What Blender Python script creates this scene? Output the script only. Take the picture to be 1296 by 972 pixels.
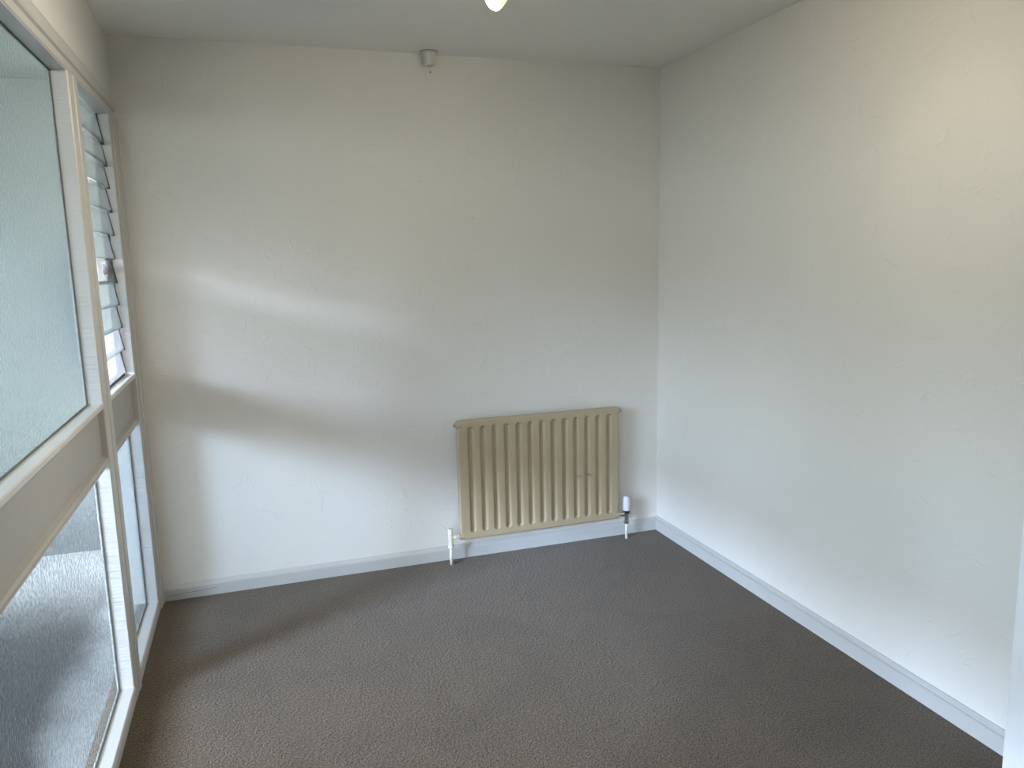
import bpy, bmesh, math, random
from mathutils import Vector, Matrix

for o in list(bpy.data.objects):
    bpy.data.objects.remove(o, do_unlink=True)
SC = bpy.context.scene
COL = SC.collection
PI = math.pi

# ------------------------------------------------------------------ dimensions (metres)
W = 2.491           # room width: window wall x = 0, right wall x = W
H = 2.4             # ceiling height
YB = 0.0            # back wall
YF = -4.6           # wall behind the camera
WEND = -4.40        # camera-side end of the glazed screen
T = 0.12            # wall thickness

# ------------------------------------------------------------------ camera
def make_camera():
    yaw, pitch, roll = 0.320, -0.161, -0.0230
    cy, sy, cp, sp = math.cos(yaw), math.sin(yaw), math.cos(pitch), math.sin(pitch)
    f = Vector((sy*cp, cy*cp, sp)); r = Vector((cy, -sy, 0)); u = r.cross(f)
    c, s = math.cos(roll), math.sin(roll)
    r2 = c*r + s*u; u2 = -s*r + c*u
    m = Matrix((( r2.x, u2.x, -f.x, 0.484), (r2.y, u2.y, -f.y, -3.587), (r2.z, u2.z, -f.z, 1.477), (0, 0, 0, 1)))
    cam = bpy.data.cameras.new('camera'); o = bpy.data.objects.new('camera', cam); COL.objects.link(o)
    o.matrix_world = m
    cam.sensor_fit = 'HORIZONTAL'; cam.sensor_width = 36.0
    cam.lens = 36.0*971.9/1296.0
    cam.clip_start = 0.02
    SC.camera = o
make_camera()

# ------------------------------------------------------------------ sky, exposure
SUN = 7.0
SKY_STRENGTH = 10.2
LAMP_POWER = 14.4
SC.view_settings.view_transform = 'Standard'
SC.view_settings.look = 'None'
SC.view_settings.gamma = 1.0
SC.view_settings.use_curve_mapping = False
SC.view_settings.exposure = 0.74
SC.cycles.sample_clamp_indirect = 0.0
SC.cycles.max_bounces = 16
SC.cycles.transmission_bounces = 12
SC.cycles.diffuse_bounces = 6
SC.cycles.use_denoising = True

def make_world():
    w = bpy.data.worlds.new('overcast_sky'); SC.world = w; w.use_nodes = True
    nt = w.node_tree; nt.nodes.clear()
    out = nt.nodes.new('ShaderNodeOutputWorld'); bg = nt.nodes.new('ShaderNodeBackground')
    tc = nt.nodes.new('ShaderNodeTexCoord'); sep = nt.nodes.new('ShaderNodeSeparateXYZ')
    ramp = nt.nodes.new('ShaderNodeValToRGB')
    nt.links.new(tc.outputs['Generated'], sep.inputs[0]); nt.links.new(sep.outputs['Z'], ramp.inputs[0])
    e = ramp.color_ramp.elements
    e[0].position = 0.0; e[0].color = (0.94, 0.94, 0.985, 1)
    e[1].position = 1.0; e[1].color = (0.91, 0.92, 1.0, 1)
    nt.links.new(ramp.outputs[0], bg.inputs['Color']); bg.inputs['Strength'].default_value = SKY_STRENGTH
    nt.links.new(bg.outputs[0], out.inputs[0])
make_world()

def make_sun():
    # hazy low sun outside the glazed screen; the glass spreads its light
    ld = bpy.data.lights.new('hazy_sun', 'SUN'); ld.energy = SUN; ld.angle = math.radians(14); ld.color = (0.60, 0.73, 1.0)
    o = bpy.data.objects.new('hazy_sun', ld); COL.objects.link(o); o.location = (-6, -5, 4)
    o.rotation_euler = Vector((1.0, 0.58, -0.33)).to_track_quat('-Z', 'Y').to_euler()
make_sun()

# ------------------------------------------------------------------ materials
def new_mat(name):
    m = bpy.data.materials.new(name); m.use_nodes = True
    nt = m.node_tree
    return m, nt, nt.nodes['Principled BSDF']

def N(nt, kind, **kw):
    n = nt.nodes.new(kind)
    for k, v in kw.items():
        if k in n.inputs: n.inputs[k].default_value = v
        else: setattr(n, k, v)
    return n

def mix_col(nt, a, b, fac):
    mx = nt.nodes.new('ShaderNodeMix'); mx.data_type = 'RGBA'
    for s, v in ((mx.inputs[6], a), (mx.inputs[7], b), (mx.inputs[0], fac)):
        if hasattr(v, 'is_linked') or hasattr(v, 'links'): nt.links.new(v, s)
        else: s.default_value = v
    return mx.outputs[2]

def coords(nt, scale=(1, 1, 1), kind='Object'):
    tc = nt.nodes.new('ShaderNodeTexCoord'); mp = nt.nodes.new('ShaderNodeMapping')
    mp.inputs['Scale'].default_value = scale
    nt.links.new(tc.outputs[kind], mp.inputs[0]); return mp.outputs[0]

def bump(nt, b, height, strength, dist, normal=None):
    bp = nt.nodes.new('ShaderNodeBump'); bp.inputs['Strength'].default_value = strength
    bp.inputs['Distance'].default_value = dist
    nt.links.new(height, bp.inputs['Height'])
    if normal: nt.links.new(normal, bp.inputs['Normal'])
    nt.links.new(bp.outputs[0], b.inputs['Normal']); return bp.outputs[0]

def plaster(name, col, col2, rough=0.75, fine=0.25, trowel=0.0):
    m, nt, b = new_mat(name)
    co = coords(nt)
    n1 = N(nt, 'ShaderNodeTexNoise', Scale=2.2, Detail=4.0); nt.links.new(co, n1.inputs['Vector'])
    nt.links.new(mix_col(nt, col, col2, n1.outputs['Fac']), b.inputs['Base Color'])
    b.inputs['Roughness'].default_value = rough
    n2 = N(nt, 'ShaderNodeTexNoise', Scale=130.0, Detail=3.0); nt.links.new(co, n2.inputs['Vector'])
    n3 = N(nt, 'ShaderNodeTexNoise', Scale=9.0, Detail=5.0, Roughness=0.55); n3.inputs['Distortion'].default_value = 1.2
    nt.links.new(co, n3.inputs['Vector'])
    nm = bump(nt, b, n3.outputs['Fac'], 0.35, 0.006)
    if trowel:
        n4 = N(nt, 'ShaderNodeTexNoise', Scale=7.0, Detail=1.5); n4.inputs['Distortion'].default_value = 1.0
        mp = coords(nt, (1.0, 1.0, 1.0)); nt.links.new(mp, n4.inputs['Vector'])
        sb = nt.nodes.new('ShaderNodeMath'); sb.operation = 'SUBTRACT'; sb.inputs[1].default_value = 0.5; nt.links.new(n4.outputs['Fac'], sb.inputs[0])
        ab = nt.nodes.new('ShaderNodeMath'); ab.operation = 'ABSOLUTE'; nt.links.new(sb.outputs[0], ab.inputs[0])
        mr = nt.nodes.new('ShaderNodeMapRange'); mr.interpolation_type = 'SMOOTHSTEP'
        mr.inputs['From Max'].default_value = 0.03; mr.inputs['To Min'].default_value = 1.0; mr.inputs['To Max'].default_value = 0.0
        nt.links.new(ab.outputs[0], mr.inputs['Value'])
        n5 = N(nt, 'ShaderNodeTexNoise', Scale=16.0, Detail=1.0); nt.links.new(co, n5.inputs['Vector'])
        mk = nt.nodes.new('ShaderNodeMapRange'); mk.interpolation_type = 'SMOOTHSTEP'
        mk.inputs['From Min'].default_value = 0.50; mk.inputs['From Max'].default_value = 0.62; nt.links.new(n5.outputs['Fac'], mk.inputs['Value'])
        mm = nt.nodes.new('ShaderNodeMath'); mm.operation = 'MULTIPLY'
        nt.links.new(mr.outputs[0], mm.inputs[0]); nt.links.new(mk.outputs[0], mm.inputs[1])
        nm = bump(nt, b, mm.outputs[0], trowel, 0.0025, nm)
    bump(nt, b, n2.outputs['Fac'], fine, 0.0015, nm)
    return m

def gloss_paint(name, col, rough=0.35, ridges=0.0, var=0.04):
    m, nt, b = new_mat(name)
    co = coords(nt)
    n1 = N(nt, 'ShaderNodeTexNoise', Scale=7.0, Detail=5.0); nt.links.new(co, n1.inputs['Vector'])
    dark = tuple(c*(1-var*3) for c in col[:3])+(1,)
    nt.links.new(mix_col(nt, dark, col, n1.outputs['Fac']), b.inputs['Base Color'])
    b.inputs['Roughness'].default_value = rough
    if ridges:
        co2 = coords(nt, (3.0, 3.0, 60.0))
        n2 = N(nt, 'ShaderNodeTexNoise', Scale=2.2, Detail=3.0); nt.links.new(co2, n2.inputs['Vector'])
        bump(nt, b, n2.outputs['Fac'], ridges, 0.004)
    else:
        n2 = N(nt, 'ShaderNodeTexNoise', Scale=45.0, Detail=2.0); nt.links.new(co, n2.inputs['Vector'])
        bump(nt, b, n2.outputs['Fac'], 0.12, 0.002)
    return m

def simple(name, col, rough=0.5, metal=0.0, emit=None, es=0.0):
    m, nt, b = new_mat(name)
    b.inputs['Base Color'].default_value = col
    b.inputs['Roughness'].default_value = rough; b.inputs['Metallic'].default_value = metal
    n1 = N(nt, 'ShaderNodeTexNoise', Scale=60.0, Detail=2.0); nt.links.new(coords(nt), n1.inputs['Vector'])
    bump(nt, b, n1.outputs['Fac'], 0.05, 0.001)
    if emit:
        b.inputs['Emission Color'].default_value = emit; b.inputs['Emission Strength'].default_value = es
    return m

def obscure_glass(name, tint, clear, diffuse, rough, scale, strength, lo=0.9, hi=1.08, stretch=(1, 1, 1)):
    """patterned glass: part of the light goes straight through, part is scattered, the surface reflects"""
    m, nt, b = new_mat(name)
    nt.nodes.remove(b)
    out = [n for n in nt.nodes if n.type == 'OUTPUT_MATERIAL'][0]
    co = coords(nt, stretch)
    v = N(nt, 'ShaderNodeTexVoronoi', Scale=scale); v.feature = 'SMOOTH_F1'; v.inputs['Smoothness'].default_value = 0.6
    n2 = N(nt, 'ShaderNodeTexNoise', Scale=scale*0.6, Detail=2.0)
    nt.links.new(co, v.inputs['Vector']); nt.links.new(co, n2.inputs['Vector'])
    ad = nt.nodes.new('ShaderNodeMath'); ad.operation = 'ADD'
    nt.links.new(v.outputs['Distance'], ad.inputs[0]); nt.links.new(n2.outputs['Fac'], ad.inputs[1])
    bp = nt.nodes.new('ShaderNodeBump'); bp.inputs['Strength'].default_value = strength; bp.inputs['Distance'].default_value = 0.002
    nt.links.new(ad.outputs[0], bp.inputs['Height'])
    rmp = nt.nodes.new('ShaderNodeMapRange'); rmp.inputs['From Min'].default_value = 0.5; rmp.inputs['From Max'].default_value = 1.2
    rmp.inputs['To Min'].default_value = lo; rmp.inputs['To Max'].default_value = hi
    nt.links.new(ad.outputs[0], rmp.inputs['Value'])  # pattern lightens and darkens the tint, painting in the glints of the glass
    hs = N(nt, 'ShaderNodeHueSaturation', Color=tuple(c*diffuse for c in tint)+(1,)); nt.links.new(rmp.outputs[0], hs.inputs['Value'])
    ht = N(nt, 'ShaderNodeHueSaturation', Color=tuple(c*clear for c in tint)+(1,)); nt.links.new(rmp.outputs[0], ht.inputs['Value'])
    tr = N(nt, 'ShaderNodeBsdfTransparent'); nt.links.new(ht.outputs[0], tr.inputs['Color'])
    tl = N(nt, 'ShaderNodeBsdfTranslucent'); nt.links.new(hs.outputs[0], tl.inputs['Color'])
    nt.links.new(bp.outputs[0], tl.inputs['Normal'])
    gl = N(nt, 'ShaderNodeBsdfGlossy', Roughness=rough); nt.links.new(bp.outputs[0], gl.inputs['Normal'])
    fr = N(nt, 'ShaderNodeFresnel', IOR=1.18); nt.links.new(bp.outputs[0], fr.inputs['Normal'])
    sm = nt.nodes.new('ShaderNodeAddShader'); nt.links.new(tr.outputs[0], sm.inputs[0]); nt.links.new(tl.outputs[0], sm.inputs[1])
    mx = nt.nodes.new('ShaderNodeMixShader'); nt.links.new(fr.outputs[0], mx.inputs[0])
    nt.links.new(sm.outputs[0], mx.inputs[1]); nt.links.new(gl.outputs[0], mx.inputs[2])
    nt.links.new(mx.outputs[0], out.inputs['Surface'])
    return m

def see_through():
    m, nt, b = new_mat('clear_glass_face'); nt.nodes.remove(b)
    out = [n for n in nt.nodes if n.type == 'OUTPUT_MATERIAL'][0]
    tr = N(nt, 'ShaderNodeBsdfTransparent', Color=(0.97, 0.99, 0.98, 1)); nt.links.new(tr.outputs[0], out.inputs['Surface'])
    return m

def carpet_mat():
    m, nt, b = new_mat('grey_twist_carpet')
    co = coords(nt)
    f1 = N(nt, 'ShaderNodeTexNoise', Scale=210.0, Detail=1.5, Roughness=0.6); nt.links.new(co, f1.inputs['Vector'])
    f2 = N(nt, 'ShaderNodeTexNoise', Scale=85.0, Detail=3.0, Roughness=0.6); nt.links.new(co, f2.inputs['Vector'])
    big = N(nt, 'ShaderNodeTexNoise', Scale=3.4, Detail=4.0, Roughness=0.6); big.inputs['Distortion'].default_value = 0.6
    nt.links.new(co, big.inputs['Vector'])
    r = nt.nodes.new('ShaderNodeValToRGB'); e = r.color_ramp.elements
    e[0].position = 0.41; e[0].color = (0.016, 0.011, 0.006, 1)
    e[1].position = 0.61; e[1].color = (0.213, 0.145, 0.084, 1)
    nt.links.new(f1.outputs['Fac'], r.inputs[0])
    r2 = nt.nodes.new('ShaderNodeValToRGB'); e = r2.color_ramp.elements
    e[0].position = 0.35; e[0].color = (0.048, 0.032, 0.018, 1)
    e[1].position = 0.65; e[1].color = (0.124, 0.085, 0.050, 1)
    nt.links.new(f2.outputs['Fac'], r2.inputs[0])
    c = mix_col(nt, r.outputs[0], r2.outputs[0], 0.30)
    rb = nt.nodes.new('ShaderNodeValToRGB'); e = rb.color_ramp.elements
    e[0].position = 0.36; e[0].color = (0.85, 0.845, 0.84, 1); e[1].position = 0.56; e[1].color = (1, 1, 1, 1)
    nt.links.new(big.outputs['Fac'], rb.inputs[0])
    mul = nt.nodes.new('ShaderNodeMix'); mul.data_type = 'RGBA'; mul.blend_type = 'MULTIPLY'; mul.inputs[0].default_value = 1.0
    nt.links.new(c, mul.inputs[6]); nt.links.new(rb.outputs[0], mul.inputs[7])
    nt.links.new(mul.outputs[2], b.inputs['Base Color'])
    b.inputs['Roughness'].default_value = 0.95
    b.inputs['Specular IOR Level'].default_value = 0.1
    b.inputs['Sheen Weight'].default_value = 0.25; b.inputs['Sheen Roughness'].default_value = 0.5
    nm = bump(nt, b, f2.outputs['Fac'], 0.6, 0.010)
    bump(nt, b, f1.outputs['Fac'], 0.6, 0.005, nm)
    return m

def graded_ground(name, axis, a, b_, col_a, col_b, axis2=None, a2=0, b2=1):
    """outdoor surface blended from a dark to a light colour, painting in the glass blur"""
    m, nt, b = new_mat(name)
    co = coords(nt)
    sep = nt.nodes.new('ShaderNodeSeparateXYZ'); nt.links.new(co, sep.inputs[0])
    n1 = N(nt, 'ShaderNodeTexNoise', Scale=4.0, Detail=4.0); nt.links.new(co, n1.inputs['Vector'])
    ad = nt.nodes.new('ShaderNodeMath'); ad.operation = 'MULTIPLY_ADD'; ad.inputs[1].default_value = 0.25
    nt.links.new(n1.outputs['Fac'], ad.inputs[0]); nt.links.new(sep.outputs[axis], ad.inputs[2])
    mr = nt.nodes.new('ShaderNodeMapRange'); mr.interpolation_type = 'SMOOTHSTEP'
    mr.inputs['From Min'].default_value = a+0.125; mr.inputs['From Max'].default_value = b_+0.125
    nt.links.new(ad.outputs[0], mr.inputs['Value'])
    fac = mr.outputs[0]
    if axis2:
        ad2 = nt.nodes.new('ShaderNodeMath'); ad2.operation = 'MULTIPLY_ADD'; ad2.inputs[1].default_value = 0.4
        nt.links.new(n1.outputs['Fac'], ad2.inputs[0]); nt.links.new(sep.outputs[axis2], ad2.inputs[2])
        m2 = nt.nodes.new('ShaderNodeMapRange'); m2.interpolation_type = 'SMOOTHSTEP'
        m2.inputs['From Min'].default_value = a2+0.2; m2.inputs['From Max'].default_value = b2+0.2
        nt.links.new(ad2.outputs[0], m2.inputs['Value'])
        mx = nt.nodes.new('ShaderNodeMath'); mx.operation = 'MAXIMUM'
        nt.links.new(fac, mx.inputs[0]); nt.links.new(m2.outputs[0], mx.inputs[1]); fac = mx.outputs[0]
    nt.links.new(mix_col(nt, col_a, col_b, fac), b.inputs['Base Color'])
    b.inputs['Roughness'].default_value = 0.9
    n2 = N(nt, 'ShaderNodeTexNoise', Scale=60.0, Detail=3.0); nt.links.new(co, n2.inputs['Vector'])
    bump(nt, b, n2.outputs['Fac'], 0.3, 0.003)
    return m

def radiator_mat():
    m, nt, b = new_mat('cream_radiator_enamel')
    co = coords(nt)
    n1 = N(nt, 'ShaderNodeTexNoise', Scale=5.0, Detail=4.0); nt.links.new(co, n1.inputs['Vector'])
    c = mix_col(nt, (0.41, 0.33, 0.215, 1), (0.46, 0.373, 0.25, 1), n1.outputs['Fac'])
    # two small rub marks on the face (local coordinates of the panel)
    for (mx_, mz_, rx, rz, a) in ((0.632, 0.372, 0.017, 0.008, 0.6), (0.690, 0.375, 0.018, 0.009, 0.85)):
        tc = nt.nodes.new('ShaderNodeTexCoord'); mp = nt.nodes.new('ShaderNodeMapping')
        mp.inputs['Location'].default_value = (-mx_/rx, 0, -mz_/rz); mp.inputs['Scale'].default_value = (1/rx, 0, 1/rz)
        nt.links.new(tc.outputs['Object'], mp.inputs[0])
        ln = nt.nodes.new('ShaderNodeVectorMath'); ln.operation = 'LENGTH'; nt.links.new(mp.outputs[0], ln.inputs[0])
        mr = nt.nodes.new('ShaderNodeMapRange'); mr.inputs['From Min'].default_value = 0.4; mr.inputs['From Max'].default_value = 1.1
        mr.inputs['To Min'].default_value = a; mr.inputs['To Max'].default_value = 0.0
        nt.links.new(ln.outputs['Value'], mr.inputs['Value'])
        c = mix_col(nt, c, (0.26, 0.20, 0.12, 1), mr.outputs[0])
    nt.links.new(c, b.inputs['Base Color'])
    b.inputs['Roughness'].default_value = 0.32
    return m

M = {}
M['wall'] = plaster('white_wall_paint', (0.715, 0.69, 0.65, 1), (0.745, 0.72, 0.685, 1), trowel=0.4)
M['ceiling'] = plaster('white_ceiling_paint', (0.80, 0.785, 0.75, 1), (0.83, 0.815, 0.78, 1), 0.85, 0.1)
M['lintel'] = plaster('cream_lintel_paint', (0.61, 0.59, 0.55, 1), (0.64, 0.62, 0.58, 1), 0.7, 0.12)
M['gloss'] = gloss_paint('white_gloss_paint', (0.54, 0.535, 0.527, 1), 0.3)
M['door_paint'] = gloss_paint('bright_white_door_paint', (0.88, 0.88, 0.88, 1), 0.3)
M['frame'] = gloss_paint('aged_white_frame_paint', (0.49, 0.475, 0.448, 1), 0.38, var=0.015)
M['reveal'] = gloss_paint('white_reveal_paint', (0.58, 0.575, 0.57, 1), 0.35, ridges=0.5)
M['panel'] = gloss_paint('beige_white_panel_paint', (0.37, 0.363, 0.348, 1), 0.5)
M['seal'] = simple('dark_glazing_seal', (0.10, 0.11, 0.10, 1), 0.6)
M['channel'] = simple('dark_aluminium_channel', (0.045, 0.045, 0.048, 1), 0.5, 0.4)
M['glass_upper'] = obscure_glass('stippled_obscure_glass', (0.86, 0.955, 0.915), 0.27, 0.04, 0.25, 120.0, 0.5, 0.86, 1.12)
M['glass_lower'] = obscure_glass('hammered_obscure_glass', (0.88, 0.95, 0.98), 0.55, 0.008, 0.18, 105.0, 1.0, 0.62, 1.3)
M['glass_narrow'] = obscure_glass('narrow_hammered_glass', (0.80, 0.94, 1.0), 0.25, 0.04, 0.18, 105.0, 1.0, 0.75, 1.2)
M['glass_louvre'] = obscure_glass('frosted_louvre_glass', (0.83, 0.94, 0.91), 0.19, 0.12, 0.25, 190.0, 0.3)
M['glass_pale'] = obscure_glass('pale_louvre_glass', (0.95, 0.96, 0.98), 0.20, 0.20, 0.2, 190.0, 0.2)
M['glass_clear'] = obscure_glass('clear_louvre_glass', (0.97, 0.99, 0.98), 0.40, 0.01, 0.02, 10.0, 0.0)
M['see_through'] = see_through()
M['carpet'] = carpet_mat()
M['enamel'] = radiator_mat()
M['cream_pipe'] = simple('cream_painted_pipe', (0.72, 0.67, 0.56, 1), 0.35)
M['chrome'] = simple('chrome_brass', (0.55, 0.53, 0.50, 1), 0.22, 1.0)
M['black'] = simple('black_plastic', (0.012, 0.012, 0.014, 1), 0.4)
M['white_plastic'] = simple('white_plastic', (0.80, 0.80, 0.86, 1), 0.35)
M['rose_plastic'] = simple('off_white_plastic', (0.60, 0.585, 0.53, 1), 0.45)
M['cord'] = simple('grey_cord', (0.16, 0.15, 0.13, 1), 0.7)
M['bulb_glass'] = simple('yellow_lit_reflector_glass', (0.9, 0.8, 0.3, 1), 0.3, 0.0, (1.0, 0.80, 0.20, 1), 1.1)
M['lens'] = simple('glowing_lamp_lens', (1, 0.95, 0.85, 1), 0.3, 0.0, (1.0, 0.90, 0.66, 1), 14.0)
M['paving'] = graded_ground('concrete_blending_to_tarmac', 'X', -0.34, -0.13, (0.018, 0.020, 0.019, 1), (0.29, 0.31, 0.31, 1), 'Y', -0.1, 1.0)  # soft colour blend stands in for the blur of the glass
M['added_canopy'] = plaster('grey_soffit', (0.15, 0.18, 0.165, 1), (0.18, 0.21, 0.19, 1), 0.9, 0.1)
M['render_wall'] = graded_ground('dark_footed_outdoor_render', 'Z', -0.06, 0.8, (0.10, 0.115, 0.115, 1), (0.23, 0.265, 0.26, 1))  # foot painted darker to match the ground's brightness and soften the join

# ------------------------------------------------------------------ mesh helpers
def obj(name, bm, mat, parent=None, smooth=False, loc=None):
    bmesh.ops.recalc_face_normals(bm, faces=bm.faces[:])
    me = bpy.data.meshes.new(name); bm.to_mesh(me); bm.free()
    for p in me.polygons: p.use_smooth = smooth
    me.materials.append(M[mat])
    o = bpy.data.objects.new(name, me); COL.objects.link(o)
    if loc is not None: o.location = loc
    if parent is not None: o.parent = parent
    return o

def tag(o, label, cat, kind=None, group=None):
    o['label'] = label; o['category'] = cat
    if kind: o['kind'] = kind
    if group: o['group'] = group
    return o

def empty(name, label, cat, loc=(0, 0, 0), kind=None):
    o = bpy.data.objects.new(name, None); COL.objects.link(o); o.location = loc
    o.empty_display_size = 0.05
    return tag(o, label, cat, kind)

def add_box(bm, x0, x1, y0, y1, z0, z1, bev=0.0, seg=2):
    vs = [bm.verts.new((x, y, z)) for z in (z0, z1) for y in (y0, y1) for x in (x0, x1)]
    idx = [(0, 2, 3, 1), (4, 5, 7, 6), (0, 1, 5, 4), (2, 6, 7, 3), (0, 4, 6, 2), (1, 3, 7, 5)]
    fs = [bm.faces.new([vs[i] for i in f]) for f in idx]
    if bev:
        es = list({e for f in fs for e in f.edges})
        bmesh.ops.bevel(bm, geom=es, offset=bev, segments=seg, affect='EDGES', profile=0.5)
    return bm

def box(x0, x1, y0, y1, z0, z1, bev=0.0, seg=2):
    return add_box(bmesh.new(), x0, x1, y0, y1, z0, z1, bev, seg)

def add_prism(bm, prof, A, B, du, dv):
    """extrude the closed 2D profile (u,v) from A to B, u along du, v along dv"""
    A, B, du, dv = Vector(A), Vector(B), Vector(du), Vector(dv)
    a = [bm.verts.new(A+u*du+v*dv) for u, v in prof]; b = [bm.verts.new(B+u*du+v*dv) for u, v in prof]
    n = len(prof)
    for i in range(n): bm.faces.new((a[i], a[(i+1) % n], b[(i+1) % n], b[i]))
    bm.faces.new(a[::-1]); bm.faces.new(b)
    return bm

def prism(*a): return add_prism(bmesh.new(), *a)

def add_lathe(bm, prof, origin, axis=(0, 0, 1), n=24):
    """revolve (radius, height) pairs around axis; closed with caps"""
    ax = Vector(axis).normalized(); q = Vector((0, 0, 1)).rotation_difference(ax); o = Vector(origin)
    rings = []
    for r, h in prof:
        if r <= 1e-6: rings.append([bm.verts.new(o + q @ Vector((0, 0, h)))])
        else: rings.append([bm.verts.new(o + q @ Vector((r*math.cos(2*PI*k/n), r*math.sin(2*PI*k/n), h))) for k in range(n)])
    for a, b in zip(rings, rings[1:]):
        if len(a) == 1 and len(b) == 1: continue
        for k in range(n):
            k2 = (k+1) % n
            if len(a) == 1: bm.faces.new((a[0], b[k], b[k2]))
            elif len(b) == 1: bm.faces.new((a[k], a[k2], b[0]))
            else: bm.faces.new((a[k], a[k2], b[k2], b[k]))
    if len(rings[0]) > 1: bm.faces.new(rings[0][::-1])
    if len(rings[-1]) > 1: bm.faces.new(rings[-1])
    return bm

def lathe(*a, **k): return add_lathe(bmesh.new(), *a, **k)

def add_tube(bm, pts, r, n=10):
    pts = [Vector(p) for p in pts]; rings = []
    up = Vector((0, 0, 1))
    for i, p in enumerate(pts):
        d = (pts[min(i+1, len(pts)-1)] - pts[max(i-1, 0)]).normalized()
        s = d.cross(up)
        if s.length < 1e-3: s = d.cross(Vector((0, 1, 0)))
        s.normalize(); t = d.cross(s)
        rr = r[i] if isinstance(r, (list, tuple)) else r
        rings.append([bm.verts.new(p + rr*(math.cos(2*PI*k/n)*s + math.sin(2*PI*k/n)*t)) for k in range(n)])
    for a, b in zip(rings, rings[1:]):
        for k in range(n): bm.faces.new((a[k], a[(k+1) % n], b[(k+1) % n], b[k]))
    bm.faces.new(rings[0][::-1]); bm.faces.new(rings[-1])
    return bm

def tube(*a, **k): return add_tube(bmesh.new(), *a, **k)

# ------------------------------------------------------------------ room shell
def structure(name, bm, mat, label, cat, smooth=False):
    return tag(obj(name, bm, mat, None, smooth), label, cat, 'structure')

structure('floor', box(-0.10, W+1.3, YF-T, T, -0.08, 0.0), 'carpet', 'grey brown twist pile carpet covering the whole floor', 'carpet')
structure('ceiling', box(-T, W+1.3, YF-T, T, H, H+0.1), 'ceiling', 'plain white painted ceiling of the room', 'ceiling')
structure('wall_back', box(-T, W+T, YB, YB+T, 0, H), 'wall', 'white textured plaster wall behind the cream radiator', 'wall')
DY0, DY1, DZ = -2.97, -2.225, 2.03           # door opening in the right wall
bm = box(W, W+T, DY1, YB, 0, H)
add_box(bm, W, W+T, DY0, DY1, DZ, H); add_box(bm, W, W+T, YF, DY0, 0, H)
structure('wall_right', bm, 'wall', 'bare white plaster wall on the right, meeting the ceiling', 'wall')
bm = box(W+1.2, W+1.3, YF, YB, 0, H); add_box(bm, W+T, W+1.2, YF-T, YF, 0, H); add_box(bm, W+T, W+1.2, YB, YB+T, 0, H)
structure('wall_hall_added', bm, 'wall', 'white hallway wall beyond the open door, added to keep sky light out', 'wall')  # added so that no sky light leaks in past the door
structure('wall_front', box(-T, W+T, YF-T, YF, 0, H), 'wall', 'white wall at the near end of the room behind the viewer', 'wall')
bm = box(-T, 0, WEND, YB, 2.15, H)
add_box(bm, -T, 0, YF, WEND, 0, H)
structure('wall_left', bm, 'lintel', 'cream painted strip of wall above the glazed screen on the left', 'wall')

# skirting: flat face with a small moulded top
SK = [(0, 0), (0.015, 0), (0.015, 0.053), (0.0125, 0.0555), (0.0065, 0.057), (0.0055, 0.061), (0.0095, 0.064), (0.0098, 0.069), (0.006, 0.0745), (0, 0.075)]
SKB = [(0, 0), (0.015, 0), (0.015, 0.050), (0.013, 0.056), (0.004, 0.068), (0, 0.070)]
structure('baseboard_back', prism(SKB, (0.012, YB, 0), (W, YB, 0), (0, -1, 0), (0, 0, 1)), 'gloss', 'white bevelled skirting board along the foot of the radiator wall', 'skirting')
bb = bpy.data.objects['baseboard_back']
random.seed(4)
pts = [(0.022+0.013*i, -0.0152, 0.024+0.0012*i*0.4+random.uniform(-.0016, .0016)) for i in range(17)]
obj('crack', tube(pts, 0.0009, n=6), 'cord', bb)
structure('baseboard_right', prism(SK, (W, YB-0.0001, 0), (W, DY1+0.066, 0), (-1, 0, 0), (0, 0, 1)), 'gloss', 'white moulded skirting board along the foot of the right wall', 'skirting')

# door on the right wall, ajar into the room: only the edge of its leaf shows at the frame's edge
door = empty('door_1', 'white gloss door standing ajar at the right edge, covering the skirting end', 'door', (W, DY0, 0), 'structure')
CT = 0.018
def local(bm, o):
    bmesh.ops.translate(bm, verts=bm.verts[:], vec=-Vector(o.location)); return bm
for a, b in ((DY1-0.008, DY1+0.065), (DY0-0.065, DY0+0.008)):
    obj('casing', local(box(W-CT, W, a, b, 0, DZ+0.065, 0.004), door), 'gloss', door)
obj('head_casing', local(box(W-CT, W, DY0+0.008, DY1-0.008, DZ-0.008, DZ+0.065, 0.004), door), 'gloss', door)
hx, hy, fx, fy = W-0.020, DY0+0.014, 2.200, -2.295      # hinge and free corner of the room-side face
L = math.hypot(fx-hx, fy-hy)
leaf = obj('leaf', box(0, L, -0.040, 0, 0.008, DZ-0.012, 0.0015), 'door_paint', door, False, (hx-W, hy-DY0, 0))
leaf.rotation_euler = (0, 0, math.atan2(fy-hy, fx-hx))
bm = tube([(L-0.06, 0.0, 1.0), (L-0.06, 0.045, 1.0), (L-0.07, 0.052, 1.0), (L-0.17, 0.052, 1.0)], 0.009)
obj('handle', bm, 'chrome', leaf, True)

# ------------------------------------------------------------------ glazed timber screen on the left (room face at x = 0)
GX = -0.048                     # inner face of the glass
MY0, MY1 = -0.856, -0.738       # mullion
PY0, PY1 = -2.86, -2.742         # next mullion towards the viewer
JY = -0.134                     # inner arris of the corner jamb
ZS, ZH = 0.058, 2.072           # sill top, head underside
TZ0, TZ1 = 0.850, 1.050         # transom
BK = -0.055
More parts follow.
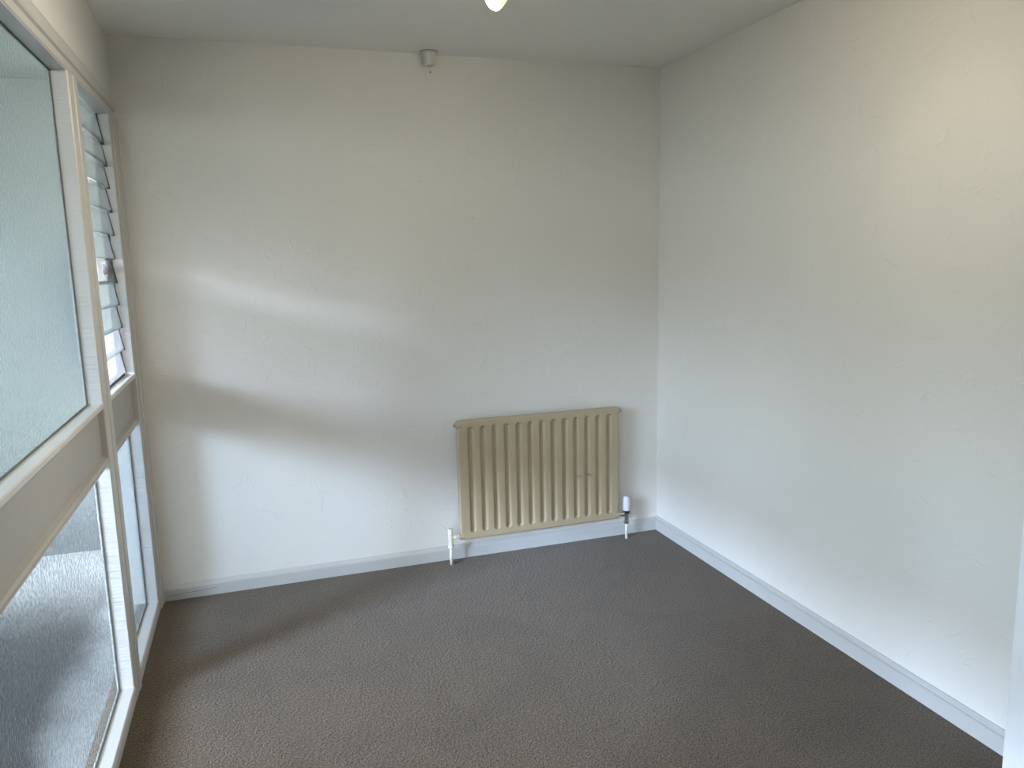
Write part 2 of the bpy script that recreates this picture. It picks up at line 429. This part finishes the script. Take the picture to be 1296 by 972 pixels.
# head board with a stepped moulding
bm = prism([(BK, ZH), (-0.0015, ZH), (0.0015, ZH+0.003), (0.002, 2.094), (-0.002, 2.097), (-0.002, 2.101), (0.006, 2.105), (0.009, 2.112), (0.009, 2.135), (0.004, 2.148), (0.0, 2.155), (BK, 2.155)],
           (0, WEND, 0), (0, YB, 0), (1, 0, 0), (0, 0, 1))
structure('trim_1', bm, 'frame', 'moulded cream head board running above the obscure glass windows', 'trim')
# mullion: main post and thinner strip beside it
bm = prism([(BK, MY0), (-0.003, MY0), (0.0, MY0+0.003), (0.001, MY0+0.062), (-0.003, MY0+0.066), (-0.003, MY0+0.069), (0.003, MY0+0.073), (0.004, MY1-0.004), (0.0, MY1), (BK, MY1)],
           (0, 0, 0), (0, 0, ZH), (1, 0, 0), (0, 1, 0))
structure('trim_2', bm, 'frame', 'white painted mullion post between the wide and the narrow windows', 'trim')
structure('trim_9', box(BK, 0.002, PY0, PY1, 0, ZH, 0.002), 'frame', 'white painted mullion post beside the viewer, between two wide windows', 'trim')
# corner jamb: stacked beads against the back wall
bm = prism([(BK, JY), (-0.002, JY), (0.0, JY+0.002), (0.0, -0.098), (-0.005, -0.095), (-0.005, -0.089), (0.004, -0.085), (0.006, -0.078), (0.006, -0.052), (0.001, -0.047), (0.001, -0.042), (0.009, -0.036), (0.012, -0.026), (0.011, -0.012), (0.006, -0.001), (BK, -0.001)],
           (0, 0, 0), (0, 0, ZH), (1, 0, 0), (0, 1, 0))
structure('trim_3', bm, 'frame', 'beaded white corner jamb of the window screen beside the back wall', 'trim')
# camera-side jamb
structure('trim_4', box(BK, 0.0, WEND, WEND+0.08, 0, ZH, 0.002), 'frame', 'white end jamb of the window screen nearest the viewer', 'trim')
# sill plates
def sill(name, y0, y1, label):
    bm = prism([(BK, 0), (-0.001, 0), (0.0, 0.004), (0.0, 0.034), (-0.004, 0.037), (-0.004, 0.041), (0.002, 0.045), (0.002, ZS-0.003), (-0.002, ZS), (GX, ZS-0.004), (BK, ZS-0.004)],
               (0, y0, 0), (0, y1, 0), (1, 0, 0), (0, 0, 1))
    return structure(name, bm, 'reveal', label, 'sill')
sill('trim_10', WEND+0.08, PY0, 'low white sill under the wide hammered pane nearest the viewer')
sill('trim_5', PY1, MY0, 'low white sill on the carpet under the wide hammered glass pane')
sill('trim_6', MY1, JY, 'low white sill on the carpet under the narrow hammered glass pane')
# transoms: nosing, recessed panel, bottom bead
def transom(name, y0, y1, label):
    t = empty(name, label, 'transom', (0, (y0+y1)/2, TZ0), 'structure')
    bm = prism([(BK, 1.030), (-0.004, 1.030), (0.001, 1.034), (0.001, TZ1-0.003), (-0.002, TZ1), (GX, TZ1-0.006), (BK, TZ1-0.006)], (0, y0, 0), (0, y1, 0), (1, 0, 0), (0, 0, 1))
    obj('nosing', local(bm, t), 'reveal', t)
    obj('panel', local(box(BK, -0.020, y0, y1, TZ0+0.020, 1.030), t), 'panel', t)
    bm = prism([(BK, TZ0), (-0.004, TZ0), (0.0, TZ0+0.004), (0.0, TZ0+0.012), (-0.005, TZ0+0.018), (-0.020, TZ0+0.0205), (BK, TZ0+0.0205)], (0, y0, 0), (0, y1, 0), (1, 0, 0), (0, 0, 1))
    obj('bottom_bead', local(bm, t), 'panel', t)
    return t
transom('trim_11', WEND+0.08, PY0, 'wide beige transom panel nearest the viewer')
transom('trim_7', PY1, MY0, 'wide beige recessed transom panel between the two large obscure panes')
transom('trim_8', MY1, JY, 'short beige recessed transom panel under the louvred window')

def reveal_frame(win, y0, y1, z0, z1, mat='reveal', bottom=True, top=True):
    """white painted linings of the opening, 3 mm thick, and the dark glazing seal around the pane"""
    e = 0.0025
    obj('lining', local(box(GX-0.006, -0.003, y0, y0+e, z0, z1), win), mat, win)
    obj('lining', local(box(GX-0.006, -0.003, y1-e, y1, z0, z1), win), mat, win)
    if top: obj('lining', local(box(GX-0.006, -0.003, y0+e, y1-e, z1-e, z1), win), mat, win)
    b = 0.0045; g = GX
    bm = box(g-0.001, g+0.003, y0+e, y0+e+b, z0, z1-e); add_box(bm, g-0.001, g+0.003, y1-e-b, y1-e, z0, z1-e)
    add_box(bm, g-0.001, g+0.003, y0+e+b, y1-e-b, z1-e-b, z1-e)
    if bottom: add_box(bm, g-0.001, g+0.003, y0+e+b, y1-e-b, z0, z0+b)
    obj('glazing_seal', local(bm, win), 'seal', win)

def pane(win, y0, y1, z0, z1, mat):
    bm = box(GX-0.006, GX-0.001, y0+0.003, y1-0.003, z0, z1-0.003)
    pattern_face(obj('glass_pane', local(bm, win), mat, win))

def pattern_face(o):
    """the pattern is pressed into the face on the room side; the other faces are smooth and clear"""
    o.data.materials.append(M['see_through'])
    for p in o.data.polygons: p.material_index = 0 if p.normal.x > 0.7 else 1

def window(name, y0, y1, z0, z1, mat, label):
    w = empty(name, label, 'window', (GX, (y0+y1)/2, z0), 'structure')
    pane(w, y0, y1, z0, z1, mat); reveal_frame(w, y0, y1, z0, z1)
    return w
window('window_5', WEND+0.08, PY0, TZ1-0.006, ZH, 'glass_upper', 'upper stippled glass window nearest the viewer')
window('window_6', WEND+0.08, PY0, ZS-0.004, TZ0, 'glass_lower', 'lower hammered glass window nearest the viewer')
window('window_1', PY1, MY0, TZ1-0.006, ZH, 'glass_upper', 'large upper window of pale green stippled obscure glass')
window('window_2', PY1, MY0, ZS-0.004, TZ0, 'glass_lower', 'large lower window of hammered obscure glass near the carpet')
window('window_3', MY1, JY, ZS-0.004, TZ0, 'glass_narrow', 'narrow lower window of hammered glass beside the back wall')

# louvred window above the narrow pane
lw = empty('window_4', 'narrow louvred window with glass slats in dark channels beside the back wall', 'window', (GX, (MY1+JY)/2, TZ1), 'structure')
e = 0.0025
for (a, b) in ((MY1, MY1+e), (JY-e, JY)):
    obj('lining', local(box(-0.066, -0.003, a, b, TZ1-0.006, ZH), lw), 'reveal', lw)
obj('lining', local(box(-0.066, -0.003, MY1+e, JY-e, ZH-e, ZH), lw), 'reveal', lw)
for (a, b) in ((MY1+e, MY1+e+0.012), (JY-e-0.012, JY-e)):
    obj('side_channel', local(box(-0.064, -0.040, a, b, TZ1-0.006, ZH-e), lw), 'channel', lw)
obj('bottom_rail', local(box(-0.062, -0.036, MY1+e+0.012, JY-e-0.012, TZ1-0.006, TZ1+0.006, 0.001), lw), 'channel', lw)
TIPS = [1.955, 1.872, 1.787, 1.695, 1.605, 1.514, 1.420, 1.331, 1.240, 1.150, 1.060]
TX = [-0.027, -0.024, -0.023, -0.023, -0.024, -0.031, -0.031, -0.031, -0.030, -0.030, -0.033]
BL0, BL1 = MY1+e+0.004, JY-e-0.004
for k, (z, x) in enumerate(zip(TIPS, TX)):
    top = ZH-0.004 if k == 0 else z+0.100; lean = 0.016*(top-z)/0.1
    th = 0.005
    bm = prism([(x-th, z), (x, z+0.0005), (x-lean, top), (x-lean-th, top)], (0, BL0, 0), (0, BL1, 0), (1, 0, 0), (0, 0, 1))
    s = obj('louvre_slat', local(bm, lw), 'glass_clear' if k == 6 else ('glass_pale' if k > 8 else 'glass_louvre'), lw)
    pattern_face(s)
    if k == 6: s['label'] = 'clear glass louvre slat'
    # clip that grips the slat at the wall end
    bm = prism([(x-th-0.004, z-0.001), (x+0.0022, z-0.001), (x-lean+0.0022, top-0.006), (x-lean-th-0.004, top-0.006)], (0, JY-e-0.004, 0), (0, JY-e-0.0005, 0), (1, 0, 0), (0, 0, 1))
    obj('slat_clip', local(bm, lw), 'channel', lw)
    bm = prism([(x-th-0.004, z-0.001), (x+0.0022, z-0.001), (x-lean+0.0022, top-0.006), (x-lean-th-0.004, top-0.006)], (0, MY1+e+0.0005, 0), (0, MY1+e+0.004, 0), (1, 0, 0), (0, 0, 1))
    obj('slat_clip', local(bm, lw), 'channel', lw)
# operating lever of the louvres, curved white arm outside the clear slat
pl = [(-0.058, JY-0.020, 1.505), (-0.060, JY-0.045, 1.475), (-0.060, JY-0.070, 1.462), (-0.058, JY-0.100, 1.466), (-0.056, JY-0.115, 1.490)]
hd = obj('louvre_lever', local(tube(pl, [0.006, 0.008, 0.009, 0.008, 0.006]), lw), 'white_plastic', lw, True)
bm = box(-0.074, -0.058, JY-0.034, JY-e-0.013, 1.440, 1.506, 0.003)
obj('lever_mount', local(bm, lw), 'white_plastic', hd)

# ------------------------------------------------------------------ radiator
RX0, RX1, RZ0, RZ1, RY = 1.362, 2.220, 0.118, 0.716, -0.088
rad = empty('radiator', 'cream steel panel radiator with fluted front on the back wall', 'radiator', (RX0, -0.0, 0.0))
def rad_front():
    bm = bmesh.new()
    w, h = RX1-RX0, RZ1-RZ0
    pitch = 0.0612; first = 0.066; R = 0.0165; D = 0.0135; soft = 0.0085
    zb, zt = 0.034+R, h-0.030-R
    xs = [0.0]
    def span(a, b, n): xs.extend(a+(b-a)*i/n for i in range(1, n+1))
    span(0, 0.012, 5); cur = 0.012
    for k in range(13):
        c = first+pitch*k
        span(cur, c-R-0.001, 3); span(c-R-0.001, c+R+0.001, 18); cur = c+R+0.001
    span(cur, w-0.012, 3); span(w-0.012, w, 5)
    zs = [0.0]
    for a, b, n in ((0, 0.012, 5), (0.012, 0.030, 2), (0.030, 0.030+2*R+0.008, 20), (0.030+2*R+0.008, h-0.030-2*R-0.008, 10), (h-0.030-2*R-0.008, h-0.027, 20), (h-0.027, h-0.012, 2), (h-0.012, h, 5)):
        zs.extend(a+(b-a)*i/n for i in range(1, n+1))
    def ss(t): t = max(0.0, min(1.0, t)); return t*t*(3-2*t)
    def depth(x, z):
        d = 0.0
        k = round((x-first)/pitch)
        if 0 <= k < 13:
            dx = x-first-pitch*k; dz = z-max(zb, min(zt, z))
            d = D*ss((R-math.hypot(dx, dz))/soft)
        rr = 0.010
        ex = max(0.0, rr-x, x-(w-rr)); ez = max(0.0, rr-z, z-(h-rr)); q = min(rr, math.hypot(ex, ez))
        return d + rr-math.sqrt(max(0.0, rr*rr-q*q))
    g = [[bm.verts.new((x, RY+depth(x, z), RZ0+z)) for x in xs] for z in zs]
    for j in range(len(zs)-1):
        for i in range(len(xs)-1): bm.faces.new((g[j][i], g[j][i+1], g[j+1][i+1], g[j+1][i]))
    # return edge to the back of the sheet
    loop = [g[0][i] for i in range(len(xs))] + [g[j][-1] for j in range(1, len(zs))] + [g[-1][i] for i in range(len(xs)-2, -1, -1)] + [g[j][0] for j in range(len(zs)-2, 0, -1)]
    bk = [bm.verts.new((v.co.x, RY+0.018, v.co.z)) for v in loop]
    n = len(loop)
    for i in range(n): bm.faces.new((loop[i], loop[(i+1) % n], bk[(i+1) % n], bk[i]))
    bm.faces.new(bk)
    return bm
obj('front_panel', rad_front(), 'enamel', rad, True)
obj('seam', box(0.006, RX1-RX0-0.006, RY+0.018, RY+0.021, RZ0+0.006, RZ1-0.006), 'enamel', rad)
bm = box(0.002, RX1-RX0-0.002, RY+0.021, RY+0.042, RZ0+0.002, RZ1-0.001, 0.007, 3)
obj('rear_panel', bm, 'enamel', rad)
w = RX1-RX0
for sx, xx in ((-1, 0.0), (1, w)):
    for zz in (RZ0+0.020, RZ1-0.020):
        bm = lathe([(0.0145, -0.004), (0.0155, 0.0), (0.0155, 0.023), (0.0135, 0.027)], (xx-sx*0.018, RY+0.012, zz), (sx, 0, 0), 20)
        bo = obj('corner_boss', bm, 'enamel', rad, False)
        if zz > 0.4:
            bm = lathe([(0.0085, 0.0), (0.0085, 0.006), (0.006, 0.0075), (0.006, 0.009)], (xx+sx*0.008, RY+0.012, zz), (sx, 0, 0), 16)
            obj('vent_plug', bm, 'chrome' if sx < 0 else 'enamel', bo)
for xx in (0.09, w-0.09):
    bm = box(xx-0.015, xx+0.015, RY+0.042, -0.0005, 0.16, 0.20); add_box(bm, xx-0.015, xx+0.015, -0.003, -0.0005, 0.16, 0.70)
    add_box(bm, xx-0.015, xx+0.015, RY+0.042, -0.003, 0.665, 0.70)
    obj('wall_bracket', bm, 'cream_pipe', rad)
# left: painted lockshield valve and pipe
VX, VY = 1.313-RX0, RY+0.012
val = obj('lockshield_valve', lathe([(0.0080, 0.086), (0.0155, 0.087), (0.0155, 0.102), (0.0115, 0.104), (0.0120, 0.118), (0.0125, 0.130), (0.0115, 0.146), (0.0100, 0.149), (0.0130, 0.151), (0.0135, 0.155), (0.0125, 0.180), (0.0105, 0.184)], (VX, VY, 0), n=12), 'cream_pipe', rad)
obj('pipe', lathe([(0.0078, 0.0), (0.0078, 0.089)], (VX, VY, 0), n=16), 'cream_pipe', rad, True)
obj('tail', lathe([(0.008, 0.006), (0.008, 0.018), (0.0125, 0.019), (0.0125, 0.030), (0.007, 0.031), (0.007, -VX-0.001)], (VX, VY, RZ0+0.020), (1, 0, 0), 12), 'cream_pipe', val)
# right: thermostatic valve
TXX = 2.268-RX0
trv = obj('thermostatic_valve', lathe([(0.008, 0.084), (0.0155, 0.085), (0.0155, 0.101), (0.0120, 0.103), (0.0125, 0.128), (0.0145, 0.130), (0.0145, 0.140)], (TXX, VY, 0), n=14), 'chrome', rad)
obj('pipe', lathe([(0.0078, 0.0), (0.0078, 0.087)], (TXX, VY, 0), n=16), 'cream_pipe', rad, True)
obj('tail', lathe([(0.008, 0.006), (0.008, 0.014), (0.0135, 0.015), (0.0135, 0.024), (0.0095, 0.025), (0.0095, TXX-w-0.004)], (TXX, VY, RZ0+0.020), (-1, 0, 0), 12), 'chrome', trv)
obj('collar', lathe([(0.014, 0.140), (0.0175, 0.141), (0.0178, 0.155), (0.0165, 0.156)], (TXX, VY, 0), n=24), 'black', trv)
bm = lathe([(0.017, 0.156), (0.0178, 0.158), (0.0172, 0.190), (0.0158, 0.222), (0.0125, 0.230), (0.0, 0.232)], (TXX, VY, 0), n=28)
for v in bm.verts:     # grip ribs round the head
    pass
obj('head', bm, 'white_plastic', trv, True)
bm = bmesh.new()
for k in range(14):
    a = 2*PI*k/14
    add_tube(bm, [(TXX+0.0172*math.cos(a), VY+0.0172*math.sin(a), 0.165), (TXX+0.0166*math.cos(a), VY+0.0166*math.sin(a), 0.192), (TXX+0.0154*math.cos(a), VY+0.0154*math.sin(a), 0.218)], 0.0012, 6)
obj('grip_ribs', bm, 'white_plastic', trv)

# ------------------------------------------------------------------ ceiling pull cord housing
pc = empty('pull_cord_housing', 'small off white pull cord housing on the ceiling with a cut cord stub', 'fitting', (1.303, -0.045, H))
obj('housing', lathe([(0.0355, -0.001), (0.037, -0.004), (0.0355, -0.007), (0.031, -0.009), (0.026, -0.050), (0.023, -0.058), (0.016, -0.061), (0.0, -0.0615)], (0, 0, 0), n=32), 'rose_plastic', pc, False)
obj('backplate', lathe([(0.0385, -0.0005), (0.0385, -0.0028)], (0, 0, 0), n=32), 'cord', pc)
cd = obj('cord', tube([(0.002, 0, -0.060), (0.0015, 0, -0.074), (0.003, 0, -0.086)], 0.0014, 8), 'rose_plastic', pc)
obj('cord_knot', lathe([(0.0, -0.004), (0.003, -0.0025), (0.0036, 0.0), (0.003, 0.003), (0.0, 0.0045)], (0.003, 0, -0.088), n=12), 'cord', cd, True)

# ------------------------------------------------------------------ ceiling spotlight bar (only one lamp tip dips into view)
bar = empty('spotlight_bar', 'ceiling spotlight bar whose glowing lamp tip shows at the top edge', 'lamp', (1.40, -1.62, H))
obj('bar', box(-0.022, 0.022, -0.40, 0.50, -0.028, -0.0005, 0.006), 'chrome', bar)
def head(base, lens, aim, power, colour=(1.0, 0.86, 0.60)):
    """stem from the bar, holder and reflector bulb whose lens centre is at lens and faces aim"""
    B, L, A = Vector(base), Vector(lens), Vector(aim).normalized()
    h = obj('lamp_holder', lathe([(0.010, -0.135), (0.020, -0.130), (0.022, -0.085), (0.020, -0.080)], L, A, 20), 'channel', bar)
    add = tube([B, (B+(L-A*0.11))/2+Vector((0, 0.004, 0)), L-A*0.11], 0.005, 8)
    obj('stem', add, 'chrome', bar)
    obj('bulb', lathe([(0.016, -0.082), (0.017, -0.065), (0.026, -0.035), (0.0305, -0.012), (0.031, -0.004), (0.029, -0.001)], L, A, 28), 'bulb_glass', h, True)
    obj('lens', lathe([(0.0285, -0.003), (0.0285, 0.001), (0.022, 0.0035), (0.012, 0.005), (0.0, 0.0055)], L, A, 28), 'lens', h, True)
    ld = bpy.data.lights.new('reflector_beam', 'SPOT'); ld.energy = power; ld.color = colour
    ld.spot_size = math.radians(150); ld.spot_blend = 1.0; ld.shadow_soft_size = 0.028
    lo = bpy.data.objects.new('reflector_beam', ld); COL.objects.link(lo); lo.parent = bar
    lo.location = L + A*0.008
    lo.rotation_euler = A.to_track_quat('-Z', 'Y').to_euler()
O = Vector(bar.location)
head((-0.02, 0.44, -0.028), Vector((1.222, -1.262, 2.236))-O, (-0.72, -0.26, -0.62), LAMP_POWER*3.8, (1.0, 0.93, 0.78))
head((0.02, 0.10, -0.028), (0.10, 0.14, -0.120), (-0.40, 0.70, -0.50), LAMP_POWER*0.6)
head((0.02, -0.34, -0.028), (0.10, -0.28, -0.110), (0.85, 0.10, -0.50), LAMP_POWER*0.78)

# ------------------------------------------------------------------ outside: paving, plus invented walls, roof and box that shape the light
structure('paving', box(-9, -T, -9, 7, -0.16, -0.06), 'paving', 'grey paving outside the glazed screen, glass blur painted into its tones', 'paving')
structure('wall_outside_added', box(-5.0, -T-0.001, 1.0, 1.2, -0.06, 2.42), 'render_wall', 'made-up grey green garden wall outside, its foot painted darker to soften the join', 'wall')  # invented wall, dims the view through the panes and blocks sky light
structure('added_canopy', box(-3.0, -T-0.001, -9, 1.2, 2.42, 2.55), 'added_canopy', 'made-up walkway roof outside above the windows, limiting the sky light', 'added_canopy')  # invented roof, depth set to limit sky and sun on the glass
structure('wall_boundary_added', box(-5.4, -5.2, -9, 1.0, -0.06, 1.45), 'render_wall', 'made-up boundary wall outside, cutting off the low sky light', 'wall')  # invented wall, height set to cut off the low sky
mb = empty('added_white_box', 'added white box outside, brightening the view through the clear louvre slat', 'box', (-0.26, 0.9995, 0.95))  # invented box, gives the clear slat something bright behind it
obj('case', local(box(-0.40, -0.125, 0.88, 0.9995, 0.95, 1.56, 0.008), mb), 'white_plastic', mb)
obj('lid', local(box(-0.375, -0.150, 0.871, 0.8805, 0.98, 1.53, 0.004), mb), 'white_plastic', mb)
